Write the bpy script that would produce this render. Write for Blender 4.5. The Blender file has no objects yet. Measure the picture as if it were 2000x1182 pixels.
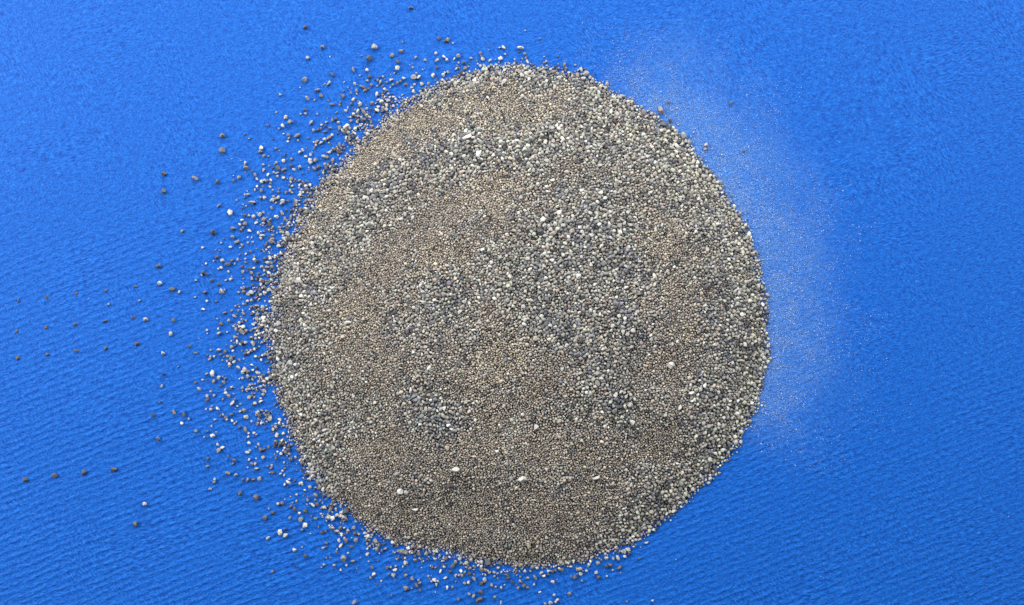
import bpy, math, random
import numpy as np
from mathutils import Vector, Matrix

# ------------------------------------------------------------------ scale
# Plan units: 1 unit of the plan = 0.08 mm; plan origin at the middle of the cloth shown.
S = 0.00008
CAM_H = 0.1556
sc = bpy.context.scene
col = sc.collection

# ------------------------------------------------------------------ camera
cam = bpy.data.cameras.new('camera')
cam.lens = 35.0
cam.sensor_width = 36.0
cam.clip_start = 0.005
cam.clip_end = 20.0
cam_o = bpy.data.objects.new('camera', cam)
cam_o.location = (0, 0, CAM_H)
cam_o.rotation_euler = (0, 0, 0)
col.objects.link(cam_o)
sc.camera = cam_o

# ------------------------------------------------------------------ world, lamps, exposure
w = bpy.data.worlds.new('World')
sc.world = w
w.use_nodes = True
bg = w.node_tree.nodes['Background']
bg.inputs[0].default_value = (0.86, 0.93, 1.0, 1)
bg.inputs[1].default_value = 0.15

def lamp(name, loc, size, power, color, target=(0, 0, 0)):
    L = bpy.data.lights.new(name, 'AREA')
    L.shape = 'RECTANGLE'
    L.size, L.size_y = size
    L.energy = power
    L.color = color
    o = bpy.data.objects.new(name, L)
    o.location = loc
    d = Vector(target) - Vector(loc)
    o.rotation_euler = d.to_track_quat('-Z', 'Y').to_euler()
    col.objects.link(o)
    return o

# soft room light coming in from the sides, strongest from one side and the far side
lamp('side_lamp', (-0.36, 0.14, 0.23), (0.24, 0.22), 2.6, (1.0, 0.985, 0.955), (-0.03, 0.03, 0))
lamp('far_lamp', (0.02, 0.31, 0.20), (0.34, 0.18), 2.05, (1.0, 0.985, 0.96), (0, 0.03, 0))
lamp('second_side_lamp', (0.35, 0.20, 0.23), (0.20, 0.22), 1.12, (0.99, 0.99, 0.98), (0.05, 0.04, 0))

sc.view_settings.view_transform = 'Standard'
sc.view_settings.look = 'None'
sc.view_settings.exposure = 0.0
sc.view_settings.gamma = 1.0
sc.view_settings.use_curve_mapping = False
sc.render.engine = 'CYCLES'
sc.cycles.use_denoising = False
sc.cycles.max_bounces = 6
sc.cycles.diffuse_bounces = 3
sc.render.filter_size = 1.1 if hasattr(sc.render, 'filter_size') else 1.5

rng = np.random.default_rng(7)
random.seed(11)

# ------------------------------------------------------------------ plan helpers (plan x grows to the side, plan y towards the near edge)
def wx(px): return (np.asarray(px, float) - 1000.0) * S
def wy(py): return (591.0 - np.asarray(py, float)) * S

_waves = [(rng.uniform(-1, 1), rng.uniform(-1, 1), rng.uniform(0, 6.28)) for _ in range(7)]
def cloth_z(x, y):
    z = 0.0
    for k, (a, b, p) in enumerate(_waves):
        z = z + np.sin((a * x + b * y) * 170.0 + p)
    return z * 0.000035

_OUT = [(1020,132),(1080,141),(1145,152),(1200,185),(1250,213),(1300,247),(1340,290),(1380,340),(1415,385),(1440,422),(1460,470),
        (1476,510),(1486,560),(1491,610),(1495,660),(1491,700),(1484,740),(1474,780),(1460,815),(1438,860),(1413,895),(1383,927),
        (1345,965),(1308,1000),(1258,1034),(1213,1058),(1170,1077),(1100,1097),(1040,1103),(970,1096),(900,1080),(850,1068),
        (790,1056),(742,1040),(704,1016),(668,982),(634,943),(608,903),(583,863),(559,815),(544,770),(535,720),(529,680),
        (531,640),(539,590),(552,540),(565,500),(581,450),(600,410),(628,370),(660,330),(698,288),(730,256),(778,217),(826,188),
        (884,163),(942,143),(985,134)]
CX, CY = 1010.0, 620.0
_ang = np.array([math.atan2(y - CY, x - CX) for x, y in _OUT])
_rad = np.array([math.hypot(x - CX, y - CY) for x, y in _OUT])
_o = np.argsort(_ang); _ang, _rad = _ang[_o], _rad[_o]
def outline_r(px, py):
    return np.interp(np.arctan2(py - CY, px - CX), _ang, _rad, period=2 * math.pi)
def rho(px, py):
    return np.hypot(px - CX, py - CY) / outline_r(px, py)
def outside_dist(px, py):
    return np.hypot(px - CX, py - CY) - outline_r(px, py)

def smooth_noise(seed, cell):
    g = np.random.default_rng(seed).uniform(-1, 1, (160, 160))
    def f(px, py):
        u = np.asarray(px, float) / cell + 40; v = np.asarray(py, float) / cell + 40
        i = np.floor(u).astype(int); j = np.floor(v).astype(int)
        a = u - i; b = v - j
        a = a * a * (3 - 2 * a); b = b * b * (3 - 2 * b)
        i %= 159; j %= 159
        return (g[i, j] * (1 - a) + g[i + 1, j] * a) * (1 - b) + (g[i, j + 1] * (1 - a) + g[i + 1, j + 1] * a) * b
    return f

_n1, _n2, _n3, _n4 = smooth_noise(1, 90), smooth_noise(2, 38), smooth_noise(3, 18), smooth_noise(4, 55)
HEAP_H = 0.0085
def heap_z(px, py):
    q = np.clip(rho(px, py), 0, 1)
    base = HEAP_H * (1 - q ** 2) ** 0.95
    return base + (0.00030 * _n1(px, py) + 0.00014 * _n2(px, py)) * np.clip((1 - q) * 6, 0, 1)

def blobs(lst):
    arr = np.array(lst, float)
    def f(px, py):
        out = np.zeros(np.shape(px))
        for x, y, r in arr:
            out = np.maximum(out, np.exp(-((px - x) ** 2 + (py - y) ** 2) / (2 * (r * 0.62) ** 2)))
        return out
    return f

F_COARSE = blobs([(608,412,20),(645,358,22),(712,282,22),(772,236,24),(845,192,24),(925,162,28),(545,600,24),(545,680,24),(860,300,55),(930,290,55),(1000,280,65),(1080,270,65),(1160,260,75),(1230,280,65),(1300,320,75),(1360,400,70),
    (780,340,45),(720,370,45),(1100,460,85),(1180,430,75),(1060,520,65),(1200,540,75),(880,560,60),(1430,500,70),(1460,600,70),
    (1460,700,70),(1430,800,70),(1380,880,70),(1310,960,70),(1240,1020,60),(600,570,50),(570,640,45),(560,720,40),(590,800,45),
    (1070,610,55),(1160,650,65),(1220,620,55),(840,800,50),(870,830,45),(1200,800,55),(1150,740,45),(640,480,45),(720,430,55),
    (650,860,45),(1150,170,50),(1050,150,50),(1210,215,50),(960,140,35),(1390,620,40),(1370,760,40),(980,560,40),(780,640,40)])
F_FINE = blobs([(600,440,40),(640,375,40),(700,315,45),(760,280,45),(820,250,45),(880,235,40),(940,215,45),(1000,205,45),(1060,205,40),
    (960,380,65),(900,400,45),(840,500,65),(760,510,55),(900,490,45),(680,600,55),(700,660,65),(740,720,55),(980,690,60),(950,750,65),
    (1300,470,48),(1320,560,42),(1340,650,42),(1310,720,40),(960,830,65),(930,900,75),(1060,880,75),(1160,920,85),(1290,880,60),
    (760,900,75),(700,870,45),(800,1000,75),(920,1010,85),(1050,1000,85),(1150,1010,65),(860,950,55),(1020,780,45)])
F_TAN = blobs([(640,375,40),(700,315,45),(760,285,48),(820,252,45),(880,235,40),(940,215,45),(1000,205,45),(1060,205,40),(600,450,30),
    (960,370,50),(1000,690,45),(960,720,50),(1290,480,35),(840,500,45),(690,620,45),(1345,650,30)])
F_BLUE = blobs([(870,570,40),(1060,600,28),(1100,640,40),(1215,625,34),(840,800,48),(862,842,42),(1200,800,34),(950,440,22),(1130,440,28),
    (560,610,32),(555,705,38),(830,295,45),(760,340,34),(1240,520,34),(600,570,26),(1010,440,22),(880,600,30),(1130,700,30),(1250,660,26),
    (1070,170,26),(1300,240,30),(720,375,30),(1420,680,26),(640,430,24)])
F_RIM = lambda px, py: np.clip((rho(px, py) - 0.86) / 0.1, 0, 1) * np.clip((px - 1080) / 200, 0, 1)

def coarseness(px, py):
    c = 0.42 + 0.16 * _n4(px, py) + 0.16 * _n2(px, py) + 0.10 * _n3(px, py)
    c = c + 0.46 * F_COARSE(px, py) - 0.40 * F_FINE(px, py) + 0.22 * F_RIM(px, py)
    return np.clip(c, 0.0, 1.0)

# ------------------------------------------------------------------ materials
def new_mat(name):
    m = bpy.data.materials.new(name); m.use_nodes = True
    nt = m.node_tree
    return m, nt, nt.nodes['Principled BSDF'], nt.nodes.new, nt.links.new

def granule_material():
    m, nt, p, N, L = new_mat('mineral_granule')
    a = N('ShaderNodeAttribute'); a.attribute_name = 'tone'
    geo = N('ShaderNodeNewGeometry')
    n = N('ShaderNodeTexNoise'); n.inputs['Scale'].default_value = 5200; n.inputs['Detail'].default_value = 2
    L(geo.outputs['Position'], n.inputs['Vector'])
    mr = N('ShaderNodeMapRange'); mr.inputs['From Min'].default_value = 0.3; mr.inputs['From Max'].default_value = 0.7
    mr.inputs['To Min'].default_value = 0.78; mr.inputs['To Max'].default_value = 1.2
    L(n.outputs['Fac'], mr.inputs['Value'])
    mx = N('ShaderNodeMix'); mx.data_type = 'RGBA'; mx.blend_type = 'MULTIPLY'; mx.inputs[0].default_value = 1.0
    L(a.outputs['Color'], mx.inputs[6]); L(mr.outputs[0], mx.inputs[7])
    L(mx.outputs[2], p.inputs['Base Color'])
    b = N('ShaderNodeBump'); b.inputs['Strength'].default_value = 0.5; b.inputs['Distance'].default_value = 0.00006
    L(n.outputs['Fac'], b.inputs['Height']); L(b.outputs[0], p.inputs['Normal'])
    p.inputs['Roughness'].default_value = 0.72
    p.inputs['Specular IOR Level'].default_value = 0.35
    return m
M_GRAN = granule_material()

def cloth_material():
    m, nt, p, N, L = new_mat('blue_nonwoven_cloth')
    geo = N('ShaderNodeNewGeometry')
    def math_(op, a, b=None, c=None):
        n = N('ShaderNodeMath'); n.operation = op
        for i, v in enumerate((a, b, c)):
            if v is None: continue
            if isinstance(v, (int, float)): n.inputs[i].default_value = v
            else: L(v, n.inputs[i])
        return n.outputs[0]
    def mapped(rot, scale):
        v = N('ShaderNodeMapping'); v.vector_type = 'POINT'
        r = N('ShaderNodeVectorRotate'); r.rotation_type = 'Z_AXIS'; r.inputs['Angle'].default_value = math.radians(rot)
        L(geo.outputs['Position'], r.inputs['Vector'])
        L(r.outputs[0], v.inputs['Vector']); v.inputs['Scale'].default_value = scale
        return v.outputs[0]
    def noise(vec, scale, detail=2.0, rough=0.5):
        n = N('ShaderNodeTexNoise'); n.inputs['Scale'].default_value = scale
        n.inputs['Detail'].default_value = detail; n.inputs['Roughness'].default_value = rough
        L(vec, n.inputs['Vector']); return n.outputs['Fac']
    def ramp(v, a, b, lo=0.0, hi=1.0, smooth=True):
        n = N('ShaderNodeMapRange'); n.interpolation_type = 'SMOOTHSTEP' if smooth else 'LINEAR'
        n.inputs['From Min'].default_value = a; n.inputs['From Max'].default_value = b
        n.inputs['To Min'].default_value = lo; n.inputs['To Max'].default_value = hi
        L(v, n.inputs['Value']); return n.outputs[0]
    pos = geo.outputs['Position']
    sep = N('ShaderNodeSeparateXYZ'); L(pos, sep.inputs[0])
    # fibres lying in a few directions, each direction ruling in its own patches
    f1 = noise(mapped(58, (0.40, 1, 1)), 3600, 2.5)
    f2 = noise(mapped(-14, (0.38, 1, 1)), 3600, 2.5)
    f3 = noise(mapped(-75, (0.55, 1, 1)), 4000, 2.5)
    k1 = ramp(noise(pos, 70, 1), 0.42, 0.58)
    k2 = ramp(noise(mapped(30, (1, 1, 1)), 55, 1), 0.42, 0.6)
    mixa = N('ShaderNodeMix'); L(k1, mixa.inputs[0]); L(f1, mixa.inputs[2]); L(f2, mixa.inputs[3])
    mixb = N('ShaderNodeMix'); L(math_('MULTIPLY', k2, 0.6), mixb.inputs[0]); L(mixa.outputs[0], mixb.inputs[2]); L(f3, mixb.inputs[3])
    fib = mixb.outputs[0]
    mott = math_('ADD', math_('MULTIPLY', noise(pos, 1150, 2, 0.6), 0.55), math_('MULTIPLY', noise(pos, 3300, 2, 0.6), 0.45))
    # calendered ribs running at a slant
    rv = mapped(-21, (1, 1, 1))
    rs = N('ShaderNodeSeparateXYZ'); L(rv, rs.inputs[0])
    warp = math_('MULTIPLY', math_('SUBTRACT', noise(mapped(-21, (0.6, 1, 1)), 300, 2.0), 0.5), 0.0009)
    ph = math_('MULTIPLY', math_('ADD', rs.outputs[1], warp), 2 * math.pi / 0.00104)
    rib = math_('ADD', math_('MULTIPLY', math_('SINE', ph), 0.5), 0.5)
    dash = ramp(noise(mapped(-21, (0.55, 1.2, 1)), 1150, 1.5), 0.38, 0.60, 0.22, 1.0)
    along = math_('ADD', math_('MULTIPLY', sep.outputs[0], -2.5), math_('MULTIPLY', sep.outputs[1], -11.0))
    patch = math_('ADD', along, math_('MULTIPLY', math_('SUBTRACT', noise(pos, 38, 1), 0.5), 0.9))
    rmask = ramp(patch, -0.35, 0.65, 0.03, 1.0)
    ribh = math_('MULTIPLY', math_('MULTIPLY', rib, dash), rmask)
    height = math_('ADD', math_('ADD', math_('MULTIPLY', fib, 0.34), math_('MULTIPLY', mott, 0.85)), math_('MULTIPLY', ribh, 0.36))
    bump = N('ShaderNodeBump'); bump.inputs['Strength'].default_value = 0.75; bump.inputs['Distance'].default_value = 0.00030
    L(height, bump.inputs['Height']); L(bump.outputs[0], p.inputs['Normal'])
    # dyed blue, slightly uneven, paler fibre tips
    tint = ramp(math_('ADD', math_('MULTIPLY', fib, 0.6), math_('MULTIPLY', mott, 0.4)), 0.37, 0.63, 0.0, 1.0, False)
    cr = N('ShaderNodeMix'); cr.data_type = 'RGBA'
    cr.inputs[6].default_value = (0.0014, 0.048, 0.302, 1); cr.inputs[7].default_value = (0.0070, 0.132, 0.552, 1)
    L(tint, cr.inputs[0])
    # single paler fibres lying on top, their highlights painted into the colour
    fl = math_('MAXIMUM', ramp(noise(mapped(35, (0.42, 1, 1)), 3600, 1), 0.64, 0.78), ramp(noise(mapped(-48, (0.42, 1, 1)), 3600, 1), 0.65, 0.79))
    fm = N('ShaderNodeMix'); fm.data_type = 'RGBA'; fm.inputs[7].default_value = (0.05, 0.24, 0.74, 1)
    L(math_('MULTIPLY', fl, 0.34), fm.inputs[0]); L(cr.outputs[2], fm.inputs[6])
    # film of pale dust that settled on one side of the heap
    cxw, cyw = float(wx(CX)), float(wy(CY))
    dx = math_('SUBTRACT', sep.outputs[0], cxw); dy = math_('SUBTRACT', sep.outputs[1], cyw)
    rr = math_('SQRT', math_('ADD', math_('MULTIPLY', dx, dx), math_('MULTIPLY', dy, dy)))
    a0 = math.radians(20)
    dot = math_('DIVIDE', math_('ADD', math_('MULTIPLY', dx, math.cos(a0)), math_('MULTIPLY', dy, math.sin(a0))), rr)
    wob = math_('MULTIPLY', math_('SUBTRACT', noise(pos, 160, 2), 0.5), 0.010)
    film = math_('MULTIPLY', ramp(math_('ADD', rr, wob), 0.0375, 0.0565, 1.0, 0.0), ramp(dot, 0.60, 0.84))
    grain = ramp(noise(pos, 5200, 2, 0.6), 0.40, 0.68, 0.15, 1.0)
    df = math_('MULTIPLY', math_('MULTIPLY', film, grain), 0.60)
    dm = N('ShaderNodeMix'); dm.data_type = 'RGBA'; dm.inputs[7].default_value = (0.16, 0.31, 0.55, 1)
    L(df, dm.inputs[0]); L(fm.outputs[2], dm.inputs[6])
    L(dm.outputs[2], p.inputs['Base Color'])
    p.inputs['Roughness'].default_value = 0.62
    p.inputs['Specular IOR Level'].default_value = 0.16
    p.inputs['Sheen Weight'].default_value = 0.03
    p.inputs['Sheen Tint'].default_value = (0.7, 0.85, 1.0, 1)
    return m

# ------------------------------------------------------------------ mesh helpers
def mesh_from(name, V, F, mat, tones=None, smooth=True):
    me = bpy.data.meshes.new(name)
    nf, k = F.shape
    me.vertices.add(len(V)); me.vertices.foreach_set('co', np.ascontiguousarray(V, dtype=np.float32).ravel())
    me.loops.add(nf * k); me.loops.foreach_set('vertex_index', np.ascontiguousarray(F, dtype=np.int32).ravel())
    me.polygons.add(nf)
    me.polygons.foreach_set('loop_start', np.arange(0, nf * k, k, dtype=np.int32))
    me.update(calc_edges=True)
    me.polygons.foreach_set('use_smooth', np.full(nf, smooth))
    if tones is not None:
        at = me.attributes.new('tone', 'FLOAT_COLOR', 'POINT')
        c = np.ones((len(V), 4), np.float32); c[:, :3] = tones
        at.data.foreach_set('color', c.ravel())
    me.materials.append(mat)
    me.validate()
    return me

def ico(level):
    t = (1 + 5 ** 0.5) / 2
    v = [(-1,t,0),(1,t,0),(-1,-t,0),(1,-t,0),(0,-1,t),(0,1,t),(0,-1,-t),(0,1,-t),(t,0,-1),(t,0,1),(-t,0,-1),(-t,0,1)]
    f = [(0,11,5),(0,5,1),(0,1,7),(0,7,10),(0,10,11),(1,5,9),(5,11,4),(11,10,2),(10,7,6),(7,1,8),
         (3,9,4),(3,4,2),(3,2,6),(3,6,8),(3,8,9),(4,9,5),(2,4,11),(6,2,10),(8,6,7),(9,8,1)]
    v = [Vector(a).normalized() for a in v]
    for _ in range(level):
        cache = {}; nf = []
        def mid(a, b):
            k = (min(a, b), max(a, b))
            if k not in cache:
                v.append(((v[a] + v[b]) / 2).normalized()); cache[k] = len(v) - 1
            return cache[k]
        for a, b, c in f:
            ab, bc, ca = mid(a, b), mid(b, c), mid(c, a)
            nf += [(a, ab, ca), (b, bc, ab), (c, ca, bc), (ab, bc, ca)]
        f = nf
    return np.array([tuple(a) for a in v]), np.array(f)

def rock_shapes(level, n, seed):
    """lumpy, slightly chipped pebble shapes of mean radius 1"""
    g = np.random.default_rng(seed)
    V0, F = ico(level)
    out = []
    for _ in range(n):
        V = V0.copy()
        V *= 1 + (0.05 if level > 1 else 0.10 if level else 0.17) * g.standard_normal((len(V), 1))
        for _c in range(g.integers(7, 12)):                       # chipped flats
            d = g.standard_normal(3); d /= np.linalg.norm(d)
            lim = g.uniform(0.48, 0.82)
            h = V @ d
            V -= np.clip(h - lim, 0, None)[:, None] * d * 0.97
        for _c in range(2):                                      # bulges
            d = g.standard_normal(3); d /= np.linalg.norm(d)
            V += V * (np.clip(V @ d, 0, None)[:, None] ** 2) * g.uniform(0, 0.22)
        V *= g.uniform(0.74, 1.26, 3)
        V -= V.mean(0)
        V /= np.mean(np.linalg.norm(V, axis=1))
        out.append(V)
    return np.array(out), F

def random_rot(n, g):
    q = g.standard_normal((n, 4)); q /= np.linalg.norm(q, axis=1)[:, None]
    a, b, c, d = q.T
    return np.stack([np.stack([1-2*(c*c+d*d), 2*(b*c-a*d), 2*(b*d+a*c)], -1),
                     np.stack([2*(b*c+a*d), 1-2*(b*b+d*d), 2*(c*d-a*b)], -1),
                     np.stack([2*(b*d-a*c), 2*(c*d+a*b), 1-2*(b*b+c*c)], -1)], 1)

def many_grains(name, P, R, T, level, seed, squash=None):
    """one mesh of len(P) grains: centres P, radii R, tones T"""
    g = np.random.default_rng(seed)
    shapes, F = rock_shapes(level, 24, seed + 1)
    n = len(P)
    V = shapes[g.integers(0, len(shapes), n)]
    V = np.einsum('nij,nvj->nvi', random_rot(n, g), V) * R[:, None, None]
    if squash is not None: V[:, :, 2] *= squash
    V = V + P[:, None, :]
    k = V.shape[1]
    FF = (F[None] + (np.arange(n) * k)[:, None, None]).reshape(-1, 3)
    return mesh_from(name, V.reshape(-1, 3), FF, M_GRAN, np.repeat(T, k, 0), False)

def link(name, me, parent=None, **props):
    o = bpy.data.objects.new(name, me); col.objects.link(o); o.parent = parent
    for k, v in props.items(): o[k] = v
    return o

# ------------------------------------------------------------------ the cloth
def build_cloth():
    nx, ny = 181, 145
    X, Y = np.meshgrid(np.linspace(-0.27, 0.27, nx), np.linspace(-0.21, 0.21, ny))
    V = np.stack([X, Y, cloth_z(X, Y)], -1).reshape(-1, 3)
    i = np.arange(nx * ny).reshape(ny, nx)
    F = np.stack([i[:-1, :-1], i[:-1, 1:], i[1:, 1:], i[1:, :-1]], -1).reshape(-1, 4)
    link('cloth', mesh_from('cloth', V, F, cloth_material()), kind='structure',
         label='bright blue ribbed fibre cloth spread flat under the heap', category='cloth')
build_cloth()

# ------------------------------------------------------------------ colours of the grains
def tone_mix(px, py, r, g, loose=False):
    n = len(px)
    tan = F_TAN(px, py) * 0.9 + 0.35 * F_FINE(px, py)
    blue = F_BLUE(px, py)
    rim = F_RIM(px, py)
    c = coarseness(px, py)
    grey = np.array([0.322, 0.315, 0.296]); brown = np.array([0.346, 0.305, 0.271]); sand = np.array([0.465, 0.410, 0.337])
    slate = np.array([0.185, 0.192, 0.220]); pale = np.array([0.55, 0.548, 0.525]); cream = np.array([0.53, 0.515, 0.45]); dark = np.array([0.085, 0.085, 0.092])
    T = np.tile(grey, (n, 1))
    fb = np.clip(1.25 - 1.35 * c + 0.3 * _n2(px + 900, py), 0.12, 1)
    T = np.where((g.uniform(0, 1, n) < fb)[:, None], brown, T)
    T = np.where((g.uniform(0, 1, n) < 0.75 * np.clip(tan, 0, 1))[:, None], sand, T)
    fbl = np.clip(blue * 0.45 + 0.13 + 0.45 * np.clip(_n3(px, py + 700), 0, 1) * c, 0, 1) * np.clip(0.35 + c, 0, 1)
    T = np.where((g.uniform(0, 1, n) < fbl)[:, None], slate, T)
    u = g.uniform(0, 1, n)
    pp = 0.035 + 0.25 * c + 0.20 * rim - 0.10 * blue
    isp = (u < pp)[:, None]
    T = np.where(isp, np.where((g.uniform(0, 1, n) < 0.3 + 0.5 * rim)[:, None], cream, pale) * g.uniform(0.72, 1.0, (n, 1)), T)
    isd = (u > 0.945 - 0.06 * c)[:, None]
    T = np.where(isd, dark * g.uniform(0.8, 1.8, (n, 1)), T)
    T = T * np.exp(g.normal(0, 0.17, (n, 1)) * (0.5 + 0.9 * c[:, None])) * (1 + g.normal(0, 0.025, (n, 3)))
    return np.clip(T * np.array([0.90, 0.905, 0.89]), 0.03, 0.62)

# ------------------------------------------------------------------ the heap
def apparent(px, py, z):
    k = CAM_H / (CAM_H - z)
    return 1000 + (px - 1000) * k, 591 + (py - 591) * k

heap_keep = []      # (px, py, r) of the large single granules that lie on the heap; filled below before packing

def build_heap():
    # body of the heap
    nr, na = 40, 160
    th = np.linspace(0, 2 * math.pi, na, endpoint=False)
    q = np.linspace(0.0, 0.985, nr)
    Q, TH = np.meshgrid(q, th, indexing='ij')
    R = np.interp(TH, _ang, _rad, period=2 * math.pi) * Q
    PX, PY = CX + R * np.cos(TH), CY + R * np.sin(TH)
    Z = np.maximum(heap_z(PX, PY) - 0.00055, cloth_z(wx(PX), wy(PY)) - 0.0001)
    V = np.stack([wx(PX), wy(PY), Z], -1).reshape(-1, 3)
    i = np.arange(nr * na).reshape(nr, na)
    a, b = i[:-1], i[1:]
    F = np.stack([a, np.roll(a, -1, 1), np.roll(b, -1, 1), b], -1).reshape(-1, 4)
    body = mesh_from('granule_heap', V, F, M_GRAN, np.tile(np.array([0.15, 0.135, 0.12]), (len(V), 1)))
    heap = link('granule_heap', body, kind='stuff', category='granule heap',
                label='low round heap of grey and brown mineral granules on blue cloth')
    # packing of the surface, large grains first
    G = 2; x0, y0, W, H = 500, 100, 1030, 1030
    D = np.full((H * G, W * G), 20.0, np.float32)
    yy, xx = np.mgrid[-26:27, -26:27].astype(np.float32) / G
    ker = np.hypot(xx, yy)
    def stamp(px, py, r):
        cx, cy = int((px - x0) * G), int((py - y0) * G)
        s = D[cy - 26:cy + 27, cx - 26:cx + 27]
        if s.shape == ker.shape: np.minimum(s, ker - r, out=s)
    for px, py, r in heap_keep: stamp(px, py, r)
    pts = []
    g = np.random.default_rng(21)
    for r, n in ((6.2, 700), (5.4, 3000), (4.7, 14000), (4.1, 40000), (3.6, 70000), (3.1, 100000), (2.65, 140000), (2.25, 180000), (1.9, 220000), (1.6, 240000), (1.35, 260000), (1.12, 200000)):
        px = g.uniform(x0, x0 + W, n); py = g.uniform(y0, y0 + H, n)
        edge = 1.0 + g.normal(0, 0.010, n) + 0.006 * _n2(px, py) + 0.008 * _n3(px + 300, py)
        ok = rho(px, py) < edge
        px, py = px[ok], py[ok]
        ax, ay = apparent(px, py, heap_z(px, py))
        c = coarseness(ax, ay)
        rmax = 1.30 + 2.65 * c ** 1.2
        lim = np.where(r <= rmax, 1.0, np.exp(-(r - rmax) * 3.2))
        lim *= 0.9 if r < 3.7 else (0.16 if r > 5.0 else 0.5)
        ok = g.uniform(0, 1, len(px)) < lim
        px, py = px[ok], py[ok]
        for x, y in zip(px.tolist(), py.tolist()):
            cx, cy = int((x - x0) * G), int((y - y0) * G)
            if D[cy, cx] >= r * 0.80:
                stamp(x, y, r)
                pts.append((x, y, r))
    A = np.array(pts)
    px, py, r = A.T
    r = r * g.uniform(0.84, 1.18, len(r))
    z = np.maximum(heap_z(px, py) + r * S * g.uniform(-0.15, 0.55, len(r)), cloth_z(wx(px), wy(py)) + r * S * 0.8)
    ax, ay = apparent(px, py, z)
    T = tone_mix(ax, ay, r, g)
    P = np.stack([wx(px), wy(py), z], -1)
    big = r > 3.0
    print('heap surface grains', len(r), int(big.sum()))
    link('coarse_grains', many_grains('coarse_grains', P[big], r[big] * S * 1.03, T[big], 1, 31), heap, kind='stuff')
    link('fine_grains', many_grains('fine_grains', P[~big], r[~big] * S * 1.05, T[~big], 0, 32), heap, kind='stuff')
    # grains just below the surface, seen in the gaps
    n = 42000
    px = g.uniform(x0, x0 + W, n); py = g.uniform(y0, y0 + H, n)
    ok = rho(px, py) < 0.985; px, py = px[ok], py[ok]
    r = 1.6 + 1.8 * coarseness(px, py) * g.uniform(0.5, 1.1, len(px))
    z = np.maximum(heap_z(px, py) - r * S * g.uniform(0.9, 1.7, len(r)), cloth_z(wx(px), wy(py)) + r * S * 0.5)
    T = tone_mix(px, py, r, g)
    link('lower_grains', many_grains('lower_grains', np.stack([wx(px), wy(py), z], -1), r * S, T, 0, 33), heap, kind='stuff')

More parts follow.
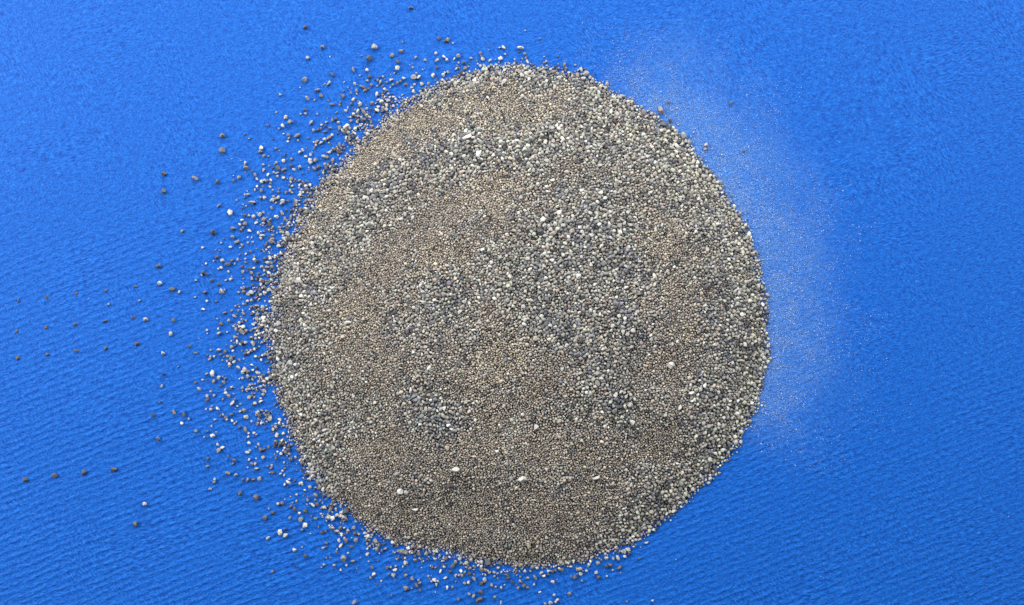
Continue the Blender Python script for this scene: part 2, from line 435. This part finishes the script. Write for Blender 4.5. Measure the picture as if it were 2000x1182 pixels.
# ------------------------------------------------------------------ single granules, measured on the cloth
# per block: corner of the measured field, magnification, then (x, y, width, tone)
W_, L_, G_, D_, B_ = 'w', 'l', 'g', 'd', 'b'
K = 8.325
FIELDS = [
 (560, 40, K, "295 105 75d 585 432 90g 335 600 70l 1425 425 120l 1335 605 115d 1215 570 40g 1885 352 45g 1710 560 85g 1858 495 75g 1810 670 80d 1800 770 100w 1080 800 80g 1305 805 70w 740 875 75d 285 960 100g 695 1005 60l 665 1040 60g 500 1130 90g 1345 910 75d 1100 1030 65w 1225 1075 80g 1270 1090 70d 1270 1140 75g 1130 1140 70g 1375 1045 70g 1565 910 50l 1500 920 50d 1520 1000 75l 1685 965 60w 1555 1070 55g 1590 1110 60w 1725 1045 60g 1800 1010 70g 1905 940 75w 1850 980 60g 1045 1165 50l"),
 (760, 40, K, "805 285 75d 905 330 60d 955 308 80g 755 525 60w 890 585 75w 935 632 65w 1060 620 55w 1125 578 85l 1130 685 45l 1220 685 75d 1110 735 50g 1240 775 75g 1290 748 30w 1330 615 60l 1485 525 70g 1500 575 50g 1525 620 75l 430 600 60l 585 635 55l 780 760 65d 380 762 45l 545 800 35l 400 925 115l 480 915 80w 440 855 50w 715 890 85w 880 880 70w 955 835 65l 905 845 45w 1860 435 80w 1795 440 45l 1890 550 50l 1808 615 85w 1640 650 60w 1740 715 50w 1755 780 90l 1660 730 75l 1875 810 65w 860 965 55w 530 1030 65l 640 1020 60l 365 1090 60l 270 1040 70g 150 985 60g"),
 (940, 60, K, "640 275 100w 750 505 75w 545 468 40w 1525 560 45l 1700 695 125l 1005 615 50w 865 650 75g"),
 (520, 150, K, "225 290 65l 165 575 45l 670 345 85l 785 380 45l 890 305 75g 1245 318 75g 1070 445 75g 1190 460 50g 1140 580 45l 630 535 75d 640 600 60l 560 605 45l 315 660 75w 385 730 110g 270 795 80w 205 845 50l 725 745 80l 770 865 70l 895 780 55l 890 835 50g 1035 830 75g 980 735 60l 1070 705 60g 1135 680 70d 1175 740 60l 960 805 55d 960 895 60d 360 945 75g 370 1000 60l 350 1055 50w 505 955 105g 515 1035 45w 820 1060 75l 805 1110 55w 885 1070 70l 1015 985 85g 1065 950 60w 1375 260 60l 1460 235 65g 1470 275 40w 1415 365 70w 1380 440 65d 1520 440 85l 1290 548 65w 1485 560 75w 1565 540 55g 1635 520 60l 1415 605 70w 1375 655 45w 1340 655 35w 1495 640 60l 1490 710 70g 1635 610 65g 1795 280 80w 1825 375 75w 1720 425 75g 1275 820 70w 1235 870 65w 1325 790 60w 1445 845 75w 1295 1000 80w 1475 1005 75w"),
 (400, 270, K, "280 195 110g 283 -40 100g 920 155 85w 905 220 80g 965 290 65g 1165 165 65g 660 400 75w 670 480 100g 770 535 60d 815 600 75g 950 435 60w 1280 370 75w 1185 485 100d 1100 480 50d 1285 510 80g 1130 560 55w 1185 565 65l 1185 620 55l 1275 645 65w 1405 655 75g 1450 510 60w 1400 445 75d 1545 465 75l 200 705 80d 555 640 75g 465 700 60d 855 665 60l 925 705 75w 1005 690 70g 1030 595 60w 1075 685 60w 1070 735 60g 1065 790 55w 850 780 50w 815 840 55l 920 855 75g 970 970 75w 905 965 60g 775 1045 105l 670 1105 45w 230 1095 70l 650 970 45d 1195 965 75w 1265 1025 85w 1095 1010 75w 1150 985 70g 1200 880 60g 1320 885 60g 1390 855 60l 1090 1135 60l 1590 195 70w 1540 230 70w 1640 295 60w 1720 265 60l 1930 295 75l 1710 355 75w"),
 (380, 390, K, "575 200 115w 300 535 110d 770 335 65w 740 408 60w 820 385 90g 625 465 95g 790 455 60g 890 505 80w 1060 245 80w 960 280 75l 1125 320 90g 1005 375 65w 1120 385 60w 1235 325 65l 1335 275 75w 1470 310 75g 1425 215 75l 1255 135 65l 885 260 60l 1035 540 70w 1095 580 75w 1080 625 60w 1130 520 50g 1250 675 110g 1465 650 75w 1265 580 60l 620 610 75g 690 685 90g 770 740 60l 865 700 45l 1380 455 65l 135 780 60w 350 815 35l 435 705 40l 580 775 60w 360 935 75d 450 990 75l 310 1000 40w 185 1040 45w 605 990 65d 540 1050 90d 430 1105 60w 385 1130 40w 700 970 55l 825 965 45l 905 845 60g 970 970 65w 970 920 55g 825 1015 55g 775 1090 65b 960 1115 65w 900 1120 60d 1225 955 75w 1140 960 75d 1310 915 55w 1395 870 65w 1365 755 75l"),
 (360, 500, K, "300 270 80d 280 305 50l 365 300 65d 185 400 55w 440 400 70d 715 255 45l 755 375 65w 675 395 45w 570 455 40w 330 590 85b 600 575 115l 650 555 50w 175 670 45l 365 732 55w 305 868 60w 520 740 50d 930 525 65l 975 525 50g 950 260 70g 1090 270 70g 1205 290 60d 1245 390 75l 960 370 40l 1105 470 70b 1045 610 80l 1105 605 50w 1090 720 75l 1025 735 50w 1230 560 50w 1240 630 70l 1310 605 70l 1270 520 55l 1215 700 45w 1385 740 55w 1180 810 75l 1270 835 80l 1270 890 85g 1185 950 85g 1090 945 65d 1235 1025 60w 650 925 75g 815 980 75l 765 890 55l 880 885 60g 960 940 65g 830 815 50l 535 1025 45l 720 1045 65l 955 780 40w"),
 (360, 610, K, "895 170 65w 950 235 85w 895 235 60w 800 225 60w 835 275 70l 590 190 75b 365 290 50l 555 345 85l 695 320 40l 1000 300 70g 970 345 60g 1085 300 70d 1155 260 50w 1210 355 65w 1090 405 55l 830 405 95g 855 480 75w 915 520 65l 995 490 70l 1115 505 110l 765 565 75l 790 625 50w 825 545 50d 1140 600 70w 1080 625 65l 1035 660 70l 85 555 60d 180 660 70g 550 610 85l 430 615 45l 660 640 70d 580 690 60d 425 725 60l 410 765 65l 485 720 50l 700 720 75g 755 765 85g 695 795 50w 805 805 65w 730 845 65w 890 770 60g 620 780 35l 730 890 50g 870 890 80w 970 915 65l 450 990 120w 360 1000 60l 300 1100 50l 950 970 75w 1030 1040 80l 950 1070 60g 1115 940 50w 1195 990 65w 1260 1050 70w 555 1060 75l 470 1120 75g 665 1080 65g 640 1135 70g 175 1140 55d 1205 1130 65l 1095 855 50w 1160 720 65w 1270 700 45w 1215 560 45l"),
 (360, 720, K, "240 330 75l 430 375 55l 370 445 60w 375 505 80b 480 440 55g 595 280 60d 665 345 60l 670 395 70w 760 330 60d 720 445 75g 625 500 50g 800 410 40l 780 560 100w 820 505 60g 910 575 45l 430 665 65l 445 615 35l 540 650 75w 630 750 65l 590 765 50b 770 750 75d 670 800 75g 690 830 60w 780 850 55w 815 895 50l 845 870 35w 970 680 95g 910 700 50w 1000 790 85l 1090 860 45l 70 825 50l 495 830 50w 445 935 50l 190 1020 80g 460 1095 90w 325 1115 45l 375 1020 50d 990 990 100g 895 955 55d 1045 1050 45w 1040 1110 55w 1130 1050 65w 1170 1075 55l 940 325 65g 1010 340 55l 1045 295 45l 1230 300 55w 1285 265 45w 1295 360 65l 1235 540 75w 1240 485 45w 1095 450 50g 1110 580 55d 1200 705 65l 1255 680 60g 1220 760 75d 1205 820 65g 1385 785 65l 1555 830 70w 1545 885 60w 1450 990 65w 1505 1070 70w"),
 (380, 830, K, "375 320 65w 450 370 65w 385 415 85l 885 295 75w 1040 320 60l 1000 355 40l 1075 410 75b 1125 400 65d 1200 365 60g 855 450 75w 900 415 40l 545 510 60b 650 580 85d 625 630 50l 885 560 60l 1115 530 70l 930 630 65g 985 630 60l 995 715 80l 860 695 35l 205 675 75g 215 550 60d 535 785 95g 670 810 80l 325 885 65l 315 935 70g 250 1045 60l 865 890 85g 785 890 55d 955 890 60g 1055 875 80g 740 1115 90d 1350 435 40w 1405 470 65w 1320 545 70b 1535 470 60l 1520 410 85d 1560 560 75d 1290 325 65d 1450 325 40w 1245 695 60b 1250 655 35w 1455 615 45l 1640 520 45w 1735 615 60w 1860 770 70w 1430 745 45w 1400 795 55l 1270 775 75d 1790 825 60b 1855 880 65l 1525 935 90w 1465 970 60w 1720 950 65l 1875 1010 70l 1650 1140 45w 1745 415 65w 1820 530 55l"),
 (480, 930, K, "165 345 110b 520 450 65w 590 445 80b 370 535 45l 435 600 75d 305 680 100b 760 435 35l 730 490 60b 790 535 75b 965 565 90d 870 605 60w 715 680 65g 890 705 90g 960 800 100w 915 880 55g 1130 690 70g 1225 615 45l 555 920 95w 635 870 65d 640 970 85l 355 1015 70l 1050 940 40l 1235 920 70b 1295 905 50d 1310 1095 55d 825 305 60l 1005 395 70g 1135 310 90g 1250 235 75w 1355 320 75g 1425 345 55g 1260 325 50d 1090 475 80w 1160 465 80d 1280 510 75l 1310 680 55l 1405 690 110w 1395 840 80w 1550 640 90l 1625 560 130d 1460 535 50w 1475 900 85l 1540 850 75b 1555 955 70w 1655 890 70l 1745 850 80g 1790 745 55l 1600 1015 65l 1630 1055 95b 1510 1050 65w 1785 1045 85g 1540 1140 70w 1835 945 50l 1945 985 50w 1985 960 40w 1970 1110 55l 1710 1160 65b 960 230 45w 1130 190 55l"),
 (500, 1040, K, "620 290 85w 805 385 75b 260 640 70g 1140 185 50g 1305 320 50g 1415 435 125g 1490 345 50l 1570 475 75g 1465 545 55l 1265 540 65l 1100 530 55l 1060 575 45g 1140 420 40g 1805 275 50w 1805 360 70l 1830 480 45l 1885 580 75d 1910 690 75w 1860 740 65g 1595 1135 85g"),
 (680, 1040, K, "490 230 80g 460 290 60g 575 190 60d 725 170 85w 870 320 105g 940 320 75g 1000 315 55w 1265 345 75l 1085 455 75g 1200 490 60g 1290 445 55d 1415 435 65w 1470 410 30w 630 580 75g 690 575 60g 755 615 75w 735 705 90l 660 685 50g 885 560 35w 935 700 70g 920 645 45b 1040 755 80g 1140 780 55l 1165 830 75g 1110 870 85d 1170 945 60d 935 920 110g 1300 715 50l 1400 780 85w 1460 800 60w 1355 805 45w 1435 855 60l 1370 570 65d 1500 635 65w 1700 540 100d 1655 640 70d 1840 505 55l 1610 900 65w 1695 895 60g 700 1030 50d 1970 1005 70g 1790 1095 70d"),
 (860, 1040, K, "460 820 70w 395 830 70g 545 750 90g 720 780 90l 665 830 75d 335 625 60w 395 655 60l 250 700 60l 345 695 70g 300 700 45l 480 590 75l 545 555 55l 470 670 80d 780 505 120d 735 610 75g 800 650 65g 880 650 70l 945 575 60l 995 650 60w 930 670 50l 880 715 50l 1080 695 85d 1375 630 75w 1420 740 65l 1540 735 85g 1570 570 75w 1640 660 75l 1680 710 75w 1755 690 60d 1870 620 75d 1830 805 80w 1165 805 65d 835 860 75g 900 890 50l 990 905 65l 1045 855 35l 1265 905 70g 1360 870 85d 1420 900 60g 1525 850 50l 1615 975 45w 1850 1020 55l 1890 1115 85w 1790 1150 85l 890 1060 70g 985 1145 60l 540 1035 70g 655 975 90d 630 1100 120d 970 500 90d 1065 500 65l 1470 630 55g 1700 1165 60g"),
 (1040, 1020, K, "470 780 85d 755 765 100l 780 840 75w 880 790 65l 690 895 85d 1035 820 70w 1070 905 75d 1210 880 40w 1065 670 85g 1265 705 85d 1200 725 75d 1410 740 80b 1305 785 40l 1200 580 75l 1385 580 85l 1500 560 75w 1350 470 60l 1410 490 60g 1555 445 85w 1680 290 60w 1855 335 65w 1765 410 30l 1740 590 50d 575 720 40l 1310 590 60g 895 490 75w 945 640 60w 960 565 70l 600 1165 75g"),
 (1250, 180, K, "710 700 115l 1075 855 95l 1065 925 65l 490 460 75d 385 515 110d 70 330 110g 470 160 65d 1485 165 65b 1690 960 55d 1330 1020 40w 875 655 35w 605 260 30w 600 345 25w"),
 (0, 0, 1.0, "802 15 9d 320 339 10d 320 373 11d 381 348 12g 424 355 9d 284 624 9l 311 553 10w 336 565 11d 350 570 7l 339 625 8g 333 652 9l 318 690 9w 356 451 8g 310 520 9d 272 587 6l 212 594 5l 316 754 7l 348 717 5l 319 731 7d 282 985 9w 263 1024 12d 308 857 9d 340 805 9g 299 811 8d 312 786 6d 359 809 9d 355 827 8w 369 819 6l"),
]
ROWS = [("four", [(48,937,11.5),(106,930,11),(163,923,11),(221,917,12)]),
        ("upper five", [(34,587,8),(90,580,8),(148,573,8),(205,568,8),(263,560,8)]),
        ("middle five", [(31,647,8.5),(89,640,8.5),(147,633,8.5),(204,627,8.5),(260,620,8.5)]),
        ("lower five", [(34,699,9),(91,692,9),(148,685,9),(206,680,9),(266,672,11)])]
# pale and dark large granules that stand out on top of the heap
ON_HEAP = [(890,918,15,'w'),(1020,937,15,'w'),(1047,835,12,'w'),(782,960,13,'w'),(1311,713,14,'w'),(1165,934,12,'w'),(999,934,9,'l'),
    (812,996,12,'w'),(1093,415,13,'w'),(1061,428,14,'w'),(1055,453,14,'d'),(1147,465,12,'g'),(1130,540,13,'w'),(1092,512,12,'g'),
    (1380,560,14,'d'),(1290,215,15,'g'),(1235,225,14,'g'),(912,268,15,'w'),(940,278,12,'l'),(832,199,9,'w'),(1200,803,14,'g'),(1209,795,13,'d'),
    (1231,792,12,'l'),(1235,825,12,'w'),(1389,772,14,'d'),(1350,768,11,'w'),(1328,797,10,'w'),(802,763,10,'w'),(679,630,12,'w'),(581,547,13,'w'),
    (545,632,13,'l'),(565,710,15,'l'),(570,737,11,'w'),(1237,645,13,'l'),(1241,632,11,'l'),(775,927,12,'g'),(985,158,10,'w'),(1092,152,11,'w'),
    (1020,148,12,'w'),(1322,285,13,'w'),(1468,787,10,'w'),(1445,805,11,'w'),(1437,863,12,'w'),(1423,866,12,'g'),(1321,882,12,'g'),(714,658,8,'w')]
TONES = {'w': (0.47, 0.47, 0.455), 'l': (0.315, 0.315, 0.305), 'g': (0.19, 0.188, 0.184), 'd': (0.088, 0.089, 0.094), 'b': (0.125, 0.104, 0.103)}
WORD = {'w': 'pale', 'l': 'light grey', 'g': 'mid grey', 'd': 'dark grey', 'b': 'brownish'}

def parse():
    out = []
    for ox, oy, k, txt in FIELDS:
        t = txt.split()
        for i in range(0, len(t), 3):
            out.append([ox + float(t[i]) / k, oy + float(t[i + 1]) / k, float(t[i + 2][:-1]) / k * (0.76 if k > 1 else 0.82), t[i + 2][-1], None])
    keep = []
    for a in sorted(out, key=lambda a: -a[2]):                   # the fields overlap: drop what was measured twice
        if all((a[0]-b[0])**2 + (a[1]-b[1])**2 > (0.30 * (a[2] + b[2])) ** 2 for b in keep): keep.append(a)
    return keep

loose = parse()
rows = [[x, y, d * 0.82, 'd', nm] for nm, lst in ROWS for x, y, d in lst]
tops = [[x, y, d * 0.84, t, 'heap'] for x, y, d, t in ON_HEAP]
def ground(a):
    """true plan position and height of a measured granule (measured positions are as seen from the camera)"""
    x, y, d, t, tag = a
    r = d / 2
    if tag == 'heap':
        px, py = x, y
        for _ in range(6):
            z = float(heap_z(px, py)) + 0.35 * r * S
            k = (CAM_H - z) / CAM_H
            px, py = 1000 + (x - 1000) * k, 591 + (y - 591) * k
        return px, py, z
    z = r * S * 0.82
    k = (CAM_H - z) / CAM_H
    px, py = 1000 + (x - 1000) * k, 591 + (y - 591) * k
    if float(rho(px, py)) < 1.0:
        z = max(z, float(heap_z(px, py)) + 0.4 * r * S)
    sink = {'upper five': 0.95, 'middle five': 0.85, 'lower five': 0.75, 'four': 0.35}.get(tag, 0)
    return px, py, z + float(cloth_z(wx(px), wy(py))) - sink * r * S

singles = rows + tops + sorted(loose, key=lambda a: -a[2])[:300 - len(rows) - len(tops)]
minor = sorted(loose, key=lambda a: -a[2])[300 - len(rows) - len(tops):]
print('measured', len(loose), 'singles', len(singles), 'minor', len(minor))

for a in tops:
    px, py, z = ground(a); heap_keep.append((px, py, a[2] / 2))
for a in loose:
    px, py, z = ground(a)
    if rho(px, py) < 1.03: heap_keep.append((px, py, a[2] / 2))
build_heap()

def build_singles():
    shapes, F = rock_shapes(2, 10, 77)
    meshes = {}
    for t in TONES:
        for k in range(len(shapes)):
            c = np.array(TONES[t]) * random.uniform(0.86, 1.14) * (1 + np.array([random.uniform(-.03, .03) for _ in range(3)]))
            meshes[t, k] = mesh_from('granule', shapes[k], F, M_GRAN, np.tile(c, (len(shapes[k]), 1)), False)
    pos = np.array([(a[0], a[1], a[2]) for a in loose + rows])
    for a in singles:
        x, y, d, t, tag = a
        px, py, z = ground(a)
        r = d / 2 * S
        o = bpy.data.objects.new('granule', meshes[t, random.randrange(len(shapes))])
        o.location = (float(wx(px)), float(wy(py)), z)
        o.rotation_euler = (random.uniform(-.5, .5), random.uniform(-.5, .5), random.uniform(0, 6.283))
        o.scale = (r * random.uniform(0.92, 1.1), r * random.uniform(0.88, 1.06), r * random.uniform(0.78, 0.92))
        e_ = np.array([v.co[:] for v in o.data.vertices]) * np.array(o.scale)
        e_ = e_ @ np.array(o.rotation_euler.to_matrix()).T
        ev = np.sqrt(np.linalg.eigvalsh(np.cov(e_[:, :2].T)))
        shp = 'oblong ' if ev[1] / ev[0] > 1.24 else 'round '
        col.objects.link(o)
        size = 'large' if d > 9.2 else ('middling' if d > 7.6 else 'small')
        if tag == 'heap':
            part = 'coarse grains' if coarseness(np.array([x]), np.array([y]))[0] > 0.5 else 'fine brown grit'
            q_ = float(rho(np.array(px), np.array(py)))
            lab = f'{size} {shp}{WORD[t]} granule on heap in {part}, {"near its crown" if q_ < 0.45 else "midway down" if q_ < 0.78 else "near its rim"}'
            grp = 'granules standing out on the heap'
        elif tag == 'four':
            k_ = ['fourth', 'third', 'second', 'first'][[q[0] for q in ROWS[0][1]].index(x)]
            lab = f'dark grey granule, {k_} from the heap in the straight row of four'; grp = 'row of four dark granules'
        elif tag is not None:
            k_ = ['fifth', 'fourth', 'third', 'second', 'first'][[q[0] for q in dict(ROWS)[tag]].index(x)]
            side = {'upper five': 'farthest from', 'middle five': 'second nearest', 'lower five': 'nearest'}[tag]
            lab = f'tiny dark granule, {k_} from the heap in the five-row {side} the four-row'
            grp = 'rows of tiny dark granules'
        else:
            dd = np.hypot(pos[:, 0] - x, pos[:, 1] - y) - (pos[:, 2] + d) / 2
            nb = int(np.argsort(dd)[1]); touch = dd[nb] < 1.6; near = (loose + rows)[nb]
            nsz = 'large' if near[2] > 9.2 else ('middling' if near[2] > 7.6 else 'small')
            od = float(outside_dist(np.array(px), np.array(py)))
            ang = math.degrees(math.atan2(-(py - CY), px - CX))
            where = ('on dusty cloth' if -30 < ang < 66 and od > -6 else
                     'at the heap foot' if od < 22 else
                     'in the loose scatter' if od < 130 else 'out on bare cloth')
            lab = f'{size} {shp}{WORD[t]} granule {"touching" if touch else "apart from"} a {nsz} {WORD[near[3]]} one {where}'
            grp = 'granules strewn round the heap'
        o['label'] = lab; o['category'] = 'granule'; o['group'] = grp
build_singles()

# ------------------------------------------------------------------ smaller loose grains, fringe of the heap
def build_grit():
    g = np.random.default_rng(55)
    P, R, T = [], [], []
    for a in minor:
        px, py, z = ground(a)
        P.append((float(wx(px)), float(wy(py)), z)); R.append(a[2] / 2 * S)
        T.append(np.array(TONES[a[3]]) * g.uniform(0.8, 1.15))
    # dense fringe where the spill meets the heap: widest on the spilled side
    n = 190000
    px = g.uniform(380, 1330, n); py = g.uniform(60, 1182, n)
    od = outside_dist(px, py)
    ang = np.degrees(np.arctan2(-(py - CY), px - CX)) % 360
    spill = np.interp(ang, [0, 60, 95, 120, 150, 180, 205, 235, 265, 290, 315, 360], [0, 0, 0.35, 0.9, 1.0, 1.0, 0.9, 0.75, 0.6, 0.45, 0.0, 0])
    wid = np.interp(ang, [0, 95, 130, 160, 190, 225, 260, 300, 360], [8, 16, 38, 42, 34, 26, 18, 11, 8])
    pr = np.where((od > -4) & (od < 190), 0.62 * np.exp(-(np.clip(od, 0, None) / wid) ** 1.3) + 0.05 * np.exp(-np.clip(od, 0, None) / 42), 0) * spill
    clump = np.clip(0.5 + 1.3 * _n3(px * 1.0, py * 1.0), 0.05, 1.6)
    ok = g.uniform(0, 1, n) < pr * clump
    px, py, od = px[ok], py[ok], od[ok]
    r = np.clip(g.lognormal(math.log(1.75), 0.42, len(px)), 0.8, 4.2) * np.where(od > 60, 0.75, 1.0)
    keep = []
    cell = {}
    for i in np.argsort(-r):
        x, y, q = px[i], py[i], r[i]
        k = (int(x // 12), int(y // 12))
        if any((x-X)**2 + (y-Y)**2 < (0.72 * (q + Q)) ** 2 for dx in (-1,0,1) for dy in (-1,0,1) for X, Y, Q in cell.get((k[0]+dx, k[1]+dy), ())): continue
        cell.setdefault(k, []).append((x, y, q)); keep.append(i)
    px, py, r = px[keep], py[keep], r[keep]
    key = g.choice(list('wlgdb'), len(px), p=[0.22, 0.26, 0.26, 0.17, 0.09])
    for x, y, q, t in zip(px, py, r, key):
        P.append((float(wx(x)), float(wy(y)), float(cloth_z(wx(x), wy(y))) + q * S * 0.75 + max(0.0, float(heap_z(x, y)))))
        R.append(q * S); T.append(np.array(TONES[t]) * g.uniform(0.75, 1.2))
    print('grit', len(P))
    link('loose_grit', many_grains('loose_grit', np.array(P), np.array(R), np.clip(np.array(T), 0.03, 0.66), 1, 91, 0.9),
         kind='stuff', category='grit', label='fine loose grit strewn thickly along the ragged spilled side of the heap')
build_grit()

# ------------------------------------------------------------------ dust specks on the cloth
def build_dust():
    g = np.random.default_rng(66)
    n = 800000
    px = g.uniform(1040, 1800, n); py = g.uniform(20, 1000, n)
    od = outside_dist(px, py)
    ang = np.degrees(np.arctan2(-(py - CY), px - CX))
    side = np.clip((ang + 30) / 14, 0, 1) * np.clip((80 - ang) / 16, 0, 1)
    reach = 78 + 34 * _n1(px, py)
    pr = np.where(od > 0, 0.46 * np.exp(-(np.clip(od, 0, None) / reach) ** 2.0 * 0.50), 0) * side * np.clip(0.65 + 0.8 * _n3(px, py), 0.1, 1.5)
    ok = g.uniform(0, 1, n) < pr
    px, py = px[ok], py[ok]
    # a few specks anywhere
    ex = g.uniform(0, 2000, 260); ey = g.uniform(0, 1182, 260)
    e = outside_dist(ex, ey) > 5
    px = np.concatenate([px, ex[e]]); py = np.concatenate([py, ey[e]])
    r = np.clip(g.lognormal(math.log(0.44), 0.40, len(px)), 0.25, 1.4)
    V0 = np.array([(1,0,0),(-1,0,0),(0,1,0),(0,-1,0),(0,0,.6),(0,0,-.6)], float)
    F = np.array([(0,2,4),(2,1,4),(1,3,4),(3,0,4),(2,0,5),(1,2,5),(3,1,5),(0,3,5)])
    m = len(px)
    V = np.einsum('nij,vj->nvi', random_rot(m, g), V0) * (r * S)[:, None, None] * g.uniform(0.7, 1.3, (m, 1, 3))
    P = np.stack([wx(px), wy(py), cloth_z(wx(px), wy(py)) + r * S * 0.5], -1)
    V = (V + P[:, None]).reshape(-1, 3)
    FF = (F[None] + (np.arange(m) * 6)[:, None, None]).reshape(-1, 3)
    T = np.repeat(np.array([0.34, 0.49, 0.74]) * g.uniform(0.6, 1.25, (m, 1)), 6, 0)
    print('dust', m)
    link('dust', mesh_from('dust', V, FF, M_GRAN, T, False), kind='stuff', category='dust',
         label='thin film of pale dust on the cloth along the clean edge of the heap')
build_dust()
